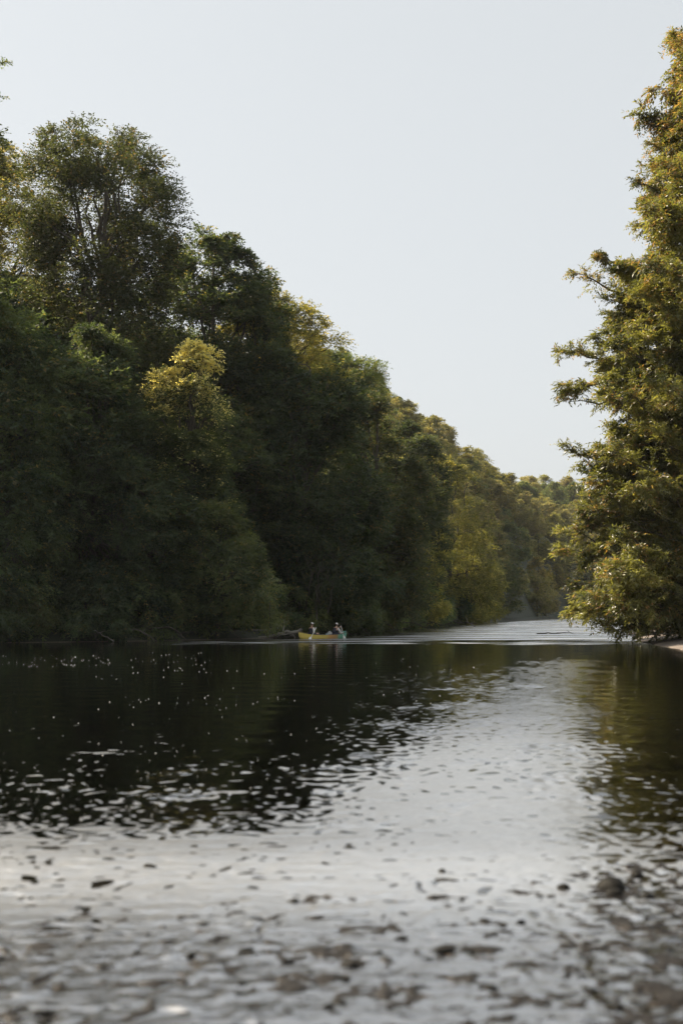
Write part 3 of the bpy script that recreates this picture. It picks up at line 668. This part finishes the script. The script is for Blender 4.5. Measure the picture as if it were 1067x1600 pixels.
def rock(loc, s, seed, label, group=None):
    r = np.random.RandomState(seed); bm = bmesh.new(); bmesh.ops.create_icosphere(bm, subdivisions=4, radius=1)
    fs = [(r.randn(3), r.uniform(0.5, 1)) for _ in range(9)]
    for v in bm.verts:
        c = np.array(v.co); k = 1+0.10*sum(np.sin(f @ c*2.2+i_)*a for i_, (f, a) in enumerate(fs))/2
        k += 0.03*np.sin(c[0]*17+seed)*np.sin(c[1]*15)*np.sin(c[2]*19)
        v.co = Vector(c*k)
        v.co.x *= s[0]; v.co.y *= s[1]; v.co.z *= s[2]
    for f in bm.faces: f.smooth = True
    me = bpy.data.meshes.new('rock'); bm.to_mesh(me); bm.free(); me.materials.append(M_rock)
    o_ = link('river_stone', me, None, loc); o_.rotation_euler = (0, 0, r.uniform(0, 3)); return tag(o_, label, 'stone', group)
def wpx(px, py): d = CAM_H*FPX/(py-HOR); return ((px-533.5)/FPX*d, d)
for k, (px, py, s, lab) in enumerate([(955, 1388, 0.10, 'largest dark wet stone breaking the shallow water, right side'), (995, 1368, 0.045, 'small dark stone just beyond the largest wet stone'), (960, 1398, 0.05, 'small dark stone touching the near side of the largest wet stone'), (880, 1388, 0.045, 'lone dark stone left of the largest wet stone'), (1012, 1402, 0.045, 'dark stone right of and nearer than the largest wet stone'), (985, 1378, 0.03, 'tiny dark stone between the largest wet stone and its right neighbour'), (690, 1362, 0.03, 'isolated tiny dark stone at the middle of the bright shallows')]):
    x, y = wpx(px, py); rock((x, y, s*0.12), (s, s*0.8, s*0.55), 400+k, lab)

# the many smaller wet stones of the shallows
def stone_mesh(seed):
    r = np.random.RandomState(seed); bm = bmesh.new(); bmesh.ops.create_icosphere(bm, subdivisions=3, radius=1)
    fs = [(r.randn(3), r.uniform(0.5, 1)) for _ in range(7)]
    for v in bm.verts:
        c = np.array(v.co); v.co = Vector(c*(1+0.17*sum(np.sin(f @ c*2.9+i_)*a for i_, (f, a) in enumerate(fs))))
        v.co.z *= 0.42
    for f in bm.faces: f.smooth = True
    me = bpy.data.meshes.new('stone'); bm.to_mesh(me); bm.free(); me.materials.append(M_rock); return me
SM = [stone_mesh(700+k) for k in range(6)]
r = np.random.RandomState(31); cnt = 0
while cnt < 70:
    y = r.uniform(5.6, 9.7); x = r.uniform(-0.27, 0.27)*y
    dn = (1-sstep(6.6, 8.9, y-0.55*x))*0.9+0.07
    dn *= np.clip(0.55+1.1*float(fnoise(np.array(x*1.0), np.array(y*1.0), 0.9, 33)), 0.05, 1)
    if r.rand() > dn: continue
    s_ = min(r.gamma(2.6, 0.0055), 0.028)+0.007
    o_ = link('pebble', SM[cnt % 6], None, (x, y, -0.22*s_+0.004+r.uniform(-0.005, 0.004))); o_.rotation_euler = (0, 0, r.normal(0, 0.5))
    o_.scale = (s_*r.uniform(1.0, 1.9), s_, s_*r.uniform(0.8, 1.3))
    tag(o_, 'small dark wet pebble just breaking the rippled shallows', 'pebble', 'pebbles breaking the near shallows'); cnt += 1

# foam flecks drifting on the dark pool
def foam():
    r = np.random.RandomState(12); V = []; F = []; n = 0
    for band, cnt, sp in (((0, 175, 1024, 1042), 60, .5), ((195, 335, 1018, 1052), 46, .5), ((150, 480, 1030, 1110), 34, 1), ((200, 470, 1088, 1102), 26, 1), ((0, 520, 1110, 1200), 26, 1), ((560, 760, 1030, 1110), 30, 1), ((250, 640, 1180, 1250), 40, 1), ((0, 260, 1200, 1290), 60, 1)):
        for _ in range(cnt):
            px = r.uniform(band[0], band[1]); py = r.uniform(band[2], band[3]); x, y = wpx(px, py); R0 = r.uniform(0.005, 0.015)*(0.25+y/50)
            k = 6; th = np.arange(k)*2*np.pi/k+r.rand()
            ring = np.stack([x+np.cos(th)*R0*r.uniform(.7, 1.3, k), y+np.sin(th)*R0*r.uniform(.7, 1.3, k), np.full(k, 0.004)], -1)
            top = np.stack([x+np.cos(th)*R0*.5, y+np.sin(th)*R0*.5, np.full(k, 0.004+R0*.7)], -1)
            V += [ring, top]
            for j_ in range(k): F.append([n+j_, n+(j_+1) % k, n+k+(j_+1) % k, n+k+j_])
            F.append([n+k, n+k+1, n+k+2, n+k+3]); F.append([n+k, n+k+3, n+k+4, n+k+5]); n += 2*k
    tag(link('foam_flecks', np_mesh('foam_flecks', np.vstack(V), np.array(F), plain('foam', (0.65, 0.65, 0.62), 0.6, 30, 0.05))), kind='stuff')
foam()

# ------------------------------------------------------------------ canoe
M_hull, t, o = newmat('canoe_plastic')
tc = N(t, 'ShaderNodeTexCoord'); sp = N(t, 'ShaderNodeSeparateXYZ'); t.links.new(tc.outputs['Object'], sp.inputs[0])
nz = N(t, 'ShaderNodeTexNoise', Scale=2.5, Detail=4.0); t.links.new(tc.outputs['Object'], nz.inputs['Vector'])
mr = N(t, 'ShaderNodeMapRange'); mr.inputs['From Min'].default_value = -2.35; mr.inputs['From Max'].default_value = 2.35; t.links.new(sp.outputs['X'], mr.inputs['Value'])
ad = N(t, 'ShaderNodeMath', operation='MULTIPLY_ADD'); ad.inputs[1].default_value = 0.12; t.links.new(nz.outputs['Fac'], ad.inputs[0]); t.links.new(mr.outputs[0], ad.inputs[2])
cr = N(t, 'ShaderNodeValToRGB'); el = cr.color_ramp.elements
el[0].position = 0.0; el[0].color = (0.62, 0.48, 0.10, 1); el[1].position = 1.0; el[1].color = (0.10, 0.38, 0.27, 1)
for pos, c_ in ((0.50, (0.60, 0.46, 0.10)), (0.62, (0.56, 0.29, 0.09)), (0.76, (0.42, 0.25, 0.09)), (0.82, (0.10, 0.33, 0.22))):
    e_ = el.new(pos); e_.color = (*c_, 1)
t.links.new(ad.outputs[0], cr.inputs[0])
p = N(t, 'ShaderNodeBsdfPrincipled', Roughness=0.45); t.links.new(cr.outputs[0], p.inputs['Base Color']); t.links.new(p.outputs[0], o.inputs[0])
def canoe_shell(inset=0.0):
    n, k = 33, 17; V = []
    for i_ in range(n):
        x = -2.35+4.7*i_/(n-1); u = abs(x)/2.35
        hw = 0.43*(1-u**2.6)**0.75+0.012; keel = -0.11+0.26*u**7; sheer = 0.25+0.20*u**3.2
        for j_ in range(k):
            a = math.pi*j_/(k-1); c_, s_ = math.cos(a), math.sin(a)
            yv = -(hw-inset)*math.copysign(abs(c_)**0.62, c_); zv = sheer-(sheer-keel-inset)*abs(s_)**0.55
            xx = x*(1-0.02*(s_ if u > .9 else 0)); V.append((xx*(1-inset*0.3), yv, zv))
    V = np.array(V); i_ = np.arange(n-1)[:, None]*k; j_ = np.arange(k-1)[None, :]
    return V, np.stack([i_+j_, i_+j_+1, i_+k+j_+1, i_+k+j_], -1).reshape(-1, 4), n, k
pA = np.array([*wpx(468, 998.5)]); pB = np.array([*wpx(540, 997.0)])
cdir = unit(pB-pA); cc = (pA+pB)/2
yaw = math.atan2(cdir[1], cdir[0])
canoe = empty('canoe', (cc[0], cc[1], 0.0), yaw, 'yellow canoe with green bow carrying two paddlers below the dark wooded bank', 'canoe')
mb = MB(); V1, F1, n_, k_ = canoe_shell(0); V2, F2, _, _ = canoe_shell(0.018); mb.add(V1, F1); mb.add(V2, F2[:, ::-1]); link('hull', mb.mesh('hull', M_hull), canoe)
mb = MB()
for j_ in (0, k_-1):
    P = V1.reshape(n_, k_, 3)[:, j_].copy(); P[:, 2] += 0.008; mb.add(*tube(P, np.full(n_, 0.017), 6))
M_dkp = plain('dark_plastic', (0.03, 0.032, 0.035), 0.5)
link('gunwale', mb.mesh('gunwale', M_dkp), canoe)
def rbox(c, s, bev=0.02, rot=None):
    bm = bmesh.new(); bmesh.ops.create_cube(bm, size=1)
    for v in bm.verts: v.co = Vector((v.co.x*s[0], v.co.y*s[1], v.co.z*s[2]))
    bmesh.ops.bevel(bm, geom=bm.edges[:], offset=bev, segments=2, affect='EDGES')
    if rot is not None: bmesh.ops.rotate(bm, verts=bm.verts, cent=(0, 0, 0), matrix=rot)
    bmesh.ops.translate(bm, verts=bm.verts, vec=c)
    for f in bm.faces: f.smooth = True
    return bm
def bm_obj(name, bm, mat, parent=None, loc=None):
    me = bpy.data.meshes.new(name); bm.to_mesh(me); bm.free(); me.materials.append(mat); return link(name, me, parent, loc)
SX = (-1.15, 1.1)
for x in SX: bm_obj('seat', rbox((x, 0, 0.14), (0.28, 0.70, 0.05)), M_dkp, canoe)
bm_obj('thwart', rbox((0.0, 0, 0.235), (0.05, 0.80, 0.03), 0.01), M_dkp, canoe)
for sx in (-1, 1):
    bm = bmesh.new(); vs = [bm.verts.new(c_) for c_ in ((sx*1.75, -0.255, 0.335), (sx*1.75, 0.255, 0.335), (sx*2.33, 0.03, 0.455), (sx*2.33, -0.03, 0.455))]; f = bm.faces.new(vs)
    r_ = bmesh.ops.extrude_face_region(bm, geom=[f]); bmesh.ops.translate(bm, verts=[v for v in r_['geom'] if isinstance(v, bmesh.types.BMVert)], vec=(0, 0, 0.025)); bmesh.ops.recalc_face_normals(bm, faces=bm.faces)
    bm_obj('deck', bm, M_hull, canoe)

# ------------------------------------------------------------------ paddlers
M_skin = plain('skin', (0.50, 0.31, 0.22), 0.5, 30, 0.06); M_hair = plain('hair', (0.10, 0.07, 0.045), 0.6, 60, 0.3)
M_cap = plain('pale_cap', (0.72, 0.70, 0.66), 0.7, 30, 0.06); M_vest = plain('dark_vest', (0.02, 0.022, 0.035), 0.7, 30, 0.3)
M_shirt = plain('pale_shirt', (0.62, 0.60, 0.57), 0.8, 30, 0.08); M_short = plain('shorts', (0.05, 0.06, 0.09), 0.8, 30, 0.2)
M_paddle = plain('paddle_white', (0.75, 0.74, 0.70), 0.4, 30, 0.05)
M_eye = plain('eye_dark', (0.02, 0.015, 0.01), 0.2)
def skin_obj(name, joints, edges, mat, parent, sub=2):
    me = bpy.data.meshes.new(name); me.from_pydata([j[0] for j in joints], edges, []); me.materials.append(mat)
    ob = link(name, me, parent); md = ob.modifiers.new('skin', 'SKIN'); md.use_smooth_shade = True
    for v, j in zip(me.skin_vertices[0].data, joints): v.radius = (j[1], j[1]*(j[2] if len(j) > 2 else 1.0)); v.use_root = False
    me.skin_vertices[0].data[0].use_root = True
    s = ob.modifiers.new('sub', 'SUBSURF'); s.levels = sub; s.render_levels = sub
    dg = bpy.context.evaluated_depsgraph_get(); me2 = bpy.data.meshes.new_from_object(ob.evaluated_get(dg))
    ob.modifiers.clear(); ob.data = me2; return ob
def person(label, sx, lean, handL, handR, twist=0.0):
    """seated figure in canoe space: +X is the bow, hands at given points"""
    root = empty('person', (0, 0, 0), 0, label, 'person', None)
    root.location = canoe.location; root.rotation_euler = canoe.rotation_euler
    V3 = lambda *a: np.array(a, float)
    hip = V3(sx, 0, 0.26); ln = lean
    up = unit(V3(math.sin(ln), 0, math.cos(ln)))
    waist = hip+up*0.16; chest = hip+up*0.34+V3(0.01, 0, 0); neck = hip+up*0.50; hb = neck+unit(up+V3(0.2, 0, 0.3))*0.07
    hc = hb+V3(0.015, 0, 0.10)
    J = []; E = []
    def j(p, r_, asp=1.0, par=None):
        J.append((tuple(p), r_, asp)); 
        if par is not None: E.append((par, len(J)-1))
        return len(J)-1
    a = j(hip, 0.135, 1.2); b = j(waist, 0.115, 1.25, a); c = j(chest, 0.13, 1.35, b); d = j(neck, 0.06, 1.0, c); e_ = j(hb, 0.052, 1.0, d)
    h1 = j(hc-V3(0, 0, 0.03), 0.078, 1.0, e_); h2 = j(hc+V3(-0.01, 0, 0.05), 0.086, 0.92, h1); j(hc+V3(-0.01, 0, 0.10), 0.055, 1, h2)
    for sy, hand in ((1, handL), (-1, handR)):
        hand = V3(*hand); sh = neck-up*0.05+V3(0, sy*0.175, 0)
        mid = (sh+hand)/2; L = np.linalg.norm(hand-sh); bend = math.sqrt(max(0.0, 0.30**2-(L/2)**2))
        elb = mid+unit(V3(-0.3, sy*0.5, -0.9))*bend
        wr_ = hand-unit(hand-elb)*0.055
        s_ = j(sh, 0.056, 1, c); el_ = j(elb, 0.040, 1, s_); w__ = j(wr_, 0.027, 1, el_); pm = j(hand-unit(hand-elb)*0.01, 0.034, 0.75, w__)
        # five fingers curled round the shaft
        fd = unit(hand-elb)
        ax = unit(np.cross(fd, V3(0, 0, 1)))
        for q in range(4):
            off = ax*(q-1.5)*0.02; ln_ = [0.034, 0.040, 0.037, 0.028][q]
            k1 = j(hand+off+fd*ln_*0.7, 0.0095, 1, pm); k2 = j(hand+off+fd*ln_*1.1-V3(0, 0, 0.025), 0.0088, 1, k1); j(hand+off+fd*ln_*0.5-V3(0, 0, 0.042), 0.008, 1, k2)
        k1 = j(hand+ax*0.045-V3(0, 0, 0.01), 0.0105, 1, pm); j(hand+ax*0.035+fd*0.03-V3(0, 0, 0.03), 0.009, 1, k1)
    for sy in (1, -1):
        hj = j(hip+V3(0.06, sy*0.11, -0.03), 0.095, 1, a); kn = j(V3(sx+0.46, sy*0.17, 0.36), 0.058, 1, hj); ak = j(V3(sx+0.72, sy*0.14, 0.03), 0.038, 1, kn); j(V3(sx+0.88, sy*0.15, 0.0), 0.032, 1.2, ak)
    body = skin_obj('body', J, E, M_skin, root)
    # clothing
    T = [(tuple(hip+up*0.02), 0.175, 1.15), (tuple(waist), 0.168, 1.2), (tuple(chest), 0.185, 1.25), (tuple(neck-up*0.05), 0.15, 1.25)]
    skin_obj('life_vest', T, [(0, 1), (1, 2), (2, 3)], M_vest, root)
    for sy, hand in ((1, handL), (-1, handR)):
        hand = V3(*hand); sh = neck-up*0.05+V3(0, sy*0.175, 0); mid = (sh+hand)/2; L = np.linalg.norm(hand-sh); bend = math.sqrt(max(0.0, 0.30**2-(L/2)**2)); elb = mid+unit(V3(-0.3, sy*0.5, -0.9))*bend
        skin_obj('sleeve', [(tuple(sh-V3(0, sy*0.03, 0)), 0.090), (tuple(sh*0.5+elb*0.5), 0.074), (tuple(elb), 0.066), (tuple(elb*0.4+hand*0.6), 0.050)], [(0, 1), (1, 2), (2, 3)], M_shirt, root)
    skin_obj('shorts', [(tuple(hip), 0.150, 1.2), (tuple(hip+V3(0.05, 0.12, -0.02)), 0.105), (tuple(V3(sx+0.33, 0.16, 0.33)), 0.078), (tuple(hip+V3(0.05, -0.12, -0.02)), 0.105), (tuple(V3(sx+0.33, -0.16, 0.33)), 0.078)], [(0, 1), (1, 2), (0, 3), (3, 4)], M_short, root)
    # face, hair, cap
    def ell(name, c_, s, mat, sub=3, cut=None):
        bm = bmesh.new(); bmesh.ops.create_icosphere(bm, subdivisions=sub, radius=1)
        if cut is not None: bmesh.ops.bisect_plane(bm, geom=bm.verts[:]+bm.edges[:]+bm.faces[:], plane_co=cut[0], plane_no=cut[1], clear_outer=True)
        for v in bm.verts: v.co = Vector((v.co.x*s[0], v.co.y*s[1], v.co.z*s[2]))+Vector(c_)
        for f in bm.faces: f.smooth = True
        return bm_obj(name, bm, mat, root)
    ell('nose', hc+V3(0.088, 0, 0.0), (0.020, 0.012, 0.020), M_skin, 2)
    ell('mouth', hc+V3(0.076, 0, -0.045), (0.010, 0.024, 0.006), plain('lip', (0.40, 0.17, 0.14), 0.5), 2)
    for sy in (1, -1):
        ell('eye', hc+V3(0.077, sy*0.030, 0.025), (0.008, 0.012, 0.007), M_eye, 2)
        ell('ear', hc+V3(-0.008, sy*0.082, 0.0), (0.018, 0.010, 0.030), M_skin, 2)
    ell('hair', hc+V3(-0.022, 0, 0.03), (0.094, 0.088, 0.105), M_hair, 3, ((0.35, 0, 0), (1, 0, 0)))
    ell('cap', hc+V3(-0.005, 0, 0.045), (0.104, 0.099, 0.105), M_cap, 3, ((0, 0, 0.0), (0, 0, -1)))
    bm_obj('cap_brim', rbox(hc+V3(0.12, 0, 0.055), (0.10, 0.13, 0.012), 0.005), M_cap, root)
    return root
def paddle(label, top, bottom):
    top = np.array(top, float); bottom = np.array(bottom, float); ax = unit(bottom-top); L = np.linalg.norm(bottom-top)
    e = empty('paddle', canoe.location, yaw, label, 'paddle', 'canoe paddles'); e.rotation_euler = canoe.rotation_euler
    mb = MB(); mb.add(*tube(np.linspace(top, bottom-ax*0.40, 6), np.full(6, 0.019), 8)); link('shaft', mb.mesh('shaft', M_paddle), e)
    mb = MB(); side = unit(np.cross(ax, [0.7, 0.7, 0.1])); mb.add(*tube(np.stack([top-side*0.06, top, top+side*0.06]), [0.02, 0.022, 0.02], 8)); link('grip', mb.mesh('grip', M_dkp), e)
    nrm = np.cross(ax, side); rows = []
    for f, hw in ((0, 0.02), (0.12, 0.06), (0.35, 0.098), (0.75, 0.105), (0.95, 0.085), (1.0, 0.05)):
        c_ = bottom-ax*0.44*(1-f)
        for s_, q in ((-1, 0), (-.5, .006), (0, .012), (.5, .006), (1, 0), (.5, -.006), (0, -.012), (-.5, -.006)): rows.append(c_+side*hw*s_+nrm*q)
    rows = np.array(rows); i_ = np.arange(5)[:, None]*8; j_ = np.arange(8)[None, :]
    F_ = np.stack([i_+j_, i_+(j_+1) % 8, i_+8+(j_+1) % 8, i_+8+j_], -1).reshape(-1, 4); F_ = np.vstack([F_, [[40, 41, 42, 43], [40, 43, 44, 47], [44, 45, 46, 47]]])
    mb = MB(); mb.add(rows, F_); link('blade', mb.mesh('blade', M_paddle), e)
# rear paddler: blade forward-left of the hull on the camera side
t1 = np.array((-0.42, -0.30, 0.78)); b1 = np.array((-0.95, -0.80, -0.22))
paddle('white paddle held across the yellow side by the rear paddler', (-0.92, -0.24, 0.74), (-2.15, -0.74, -0.10))
person('person in dark vest and pale cap paddling at the rear of the canoe', SX[0], 0.12, (-0.98, -0.20, 0.70), (-1.40, -0.42, 0.42))
paddle('white paddle held upright at the green bow by the front paddler', (1.66, -0.10, 0.84), (1.63, -0.50, -0.22))
person('person in dark vest and pale cap leaning forward at the bow', SX[1], 0.42, (1.63, -0.10, 0.78), (1.63, -0.32, 0.36))
# luggage in the canoe
M_bagb = plain('pale_blue_cloth', (0.45, 0.58, 0.66), 0.7, 12, 0.2); M_bagg = plain('grey_cloth', (0.42, 0.42, 0.40), 0.8, 12, 0.2)
def bag(name, loc, s, mat, label, rz):
    e = empty(name, (0, 0, 0), 0, label, 'bag'); cs, sn = math.cos(yaw), math.sin(yaw)
    e.location = (cc[0]+loc[0]*cs-loc[1]*sn, cc[1]+loc[0]*sn+loc[1]*cs, loc[2]); e.rotation_euler = (0, 0, yaw+rz)
    bm = rbox((0, 0, s[2]/2), s, min(s)*0.3)
    bmesh.ops.subdivide_edges(bm, edges=bm.edges[:], cuts=1)
    for v in bm.verts: v.co += Vector((math.sin(v.co.y*30)*0.006, math.sin(v.co.z*26)*0.006, math.sin(v.co.x*22)*0.01))
    bm_obj('bag_body', bm, mat, e)
    mb = MB(); mb.add(*tube([(-s[0]*.25, 0, s[2]*.97), (-s[0]*.15, 0, s[2]+.05), (s[0]*.15, 0, s[2]+.05), (s[0]*.25, 0, s[2]*.97)], [.009]*4, 6)); link('handle', mb.mesh('handle', M_dkp), e)
bag('dry_bag', (0.35, -0.05, -0.05), (0.42, 0.32, 0.36), M_bagb, 'pale blue bag lying amidships in the canoe', 0.1)
bag('rucksack', (0.78, 0.12, -0.05), (0.26, 0.30, 0.52), M_bagg, 'grey upright rucksack behind the front paddler', 0.3)

# ------------------------------------------------------------------ haze
bm = bmesh.new(); bmesh.ops.create_cube(bm, size=1)
me = bpy.data.meshes.new('haze'); 
for v in bm.verts: v.co = Vector(((v.co.x)*2600+300, v.co.y*2200+880, (v.co.z+0.5)*125-3.5))
bm.to_mesh(me); bm.free()
hm = bpy.data.materials.new('haze'); hm.use_nodes = True; t = hm.node_tree; t.nodes.clear()
o = t.nodes.new('ShaderNodeOutputMaterial'); pv = t.nodes.new('ShaderNodeVolumePrincipled')
pv.inputs['Color'].default_value = (0.93, 0.95, 1.0, 1); pv.inputs['Density'].default_value = 0.00007; pv.inputs['Anisotropy'].default_value = 0.3
t.links.new(pv.outputs[0], o.inputs['Volume']); me.materials.append(hm)
tag(link('haze', me), kind='stuff')
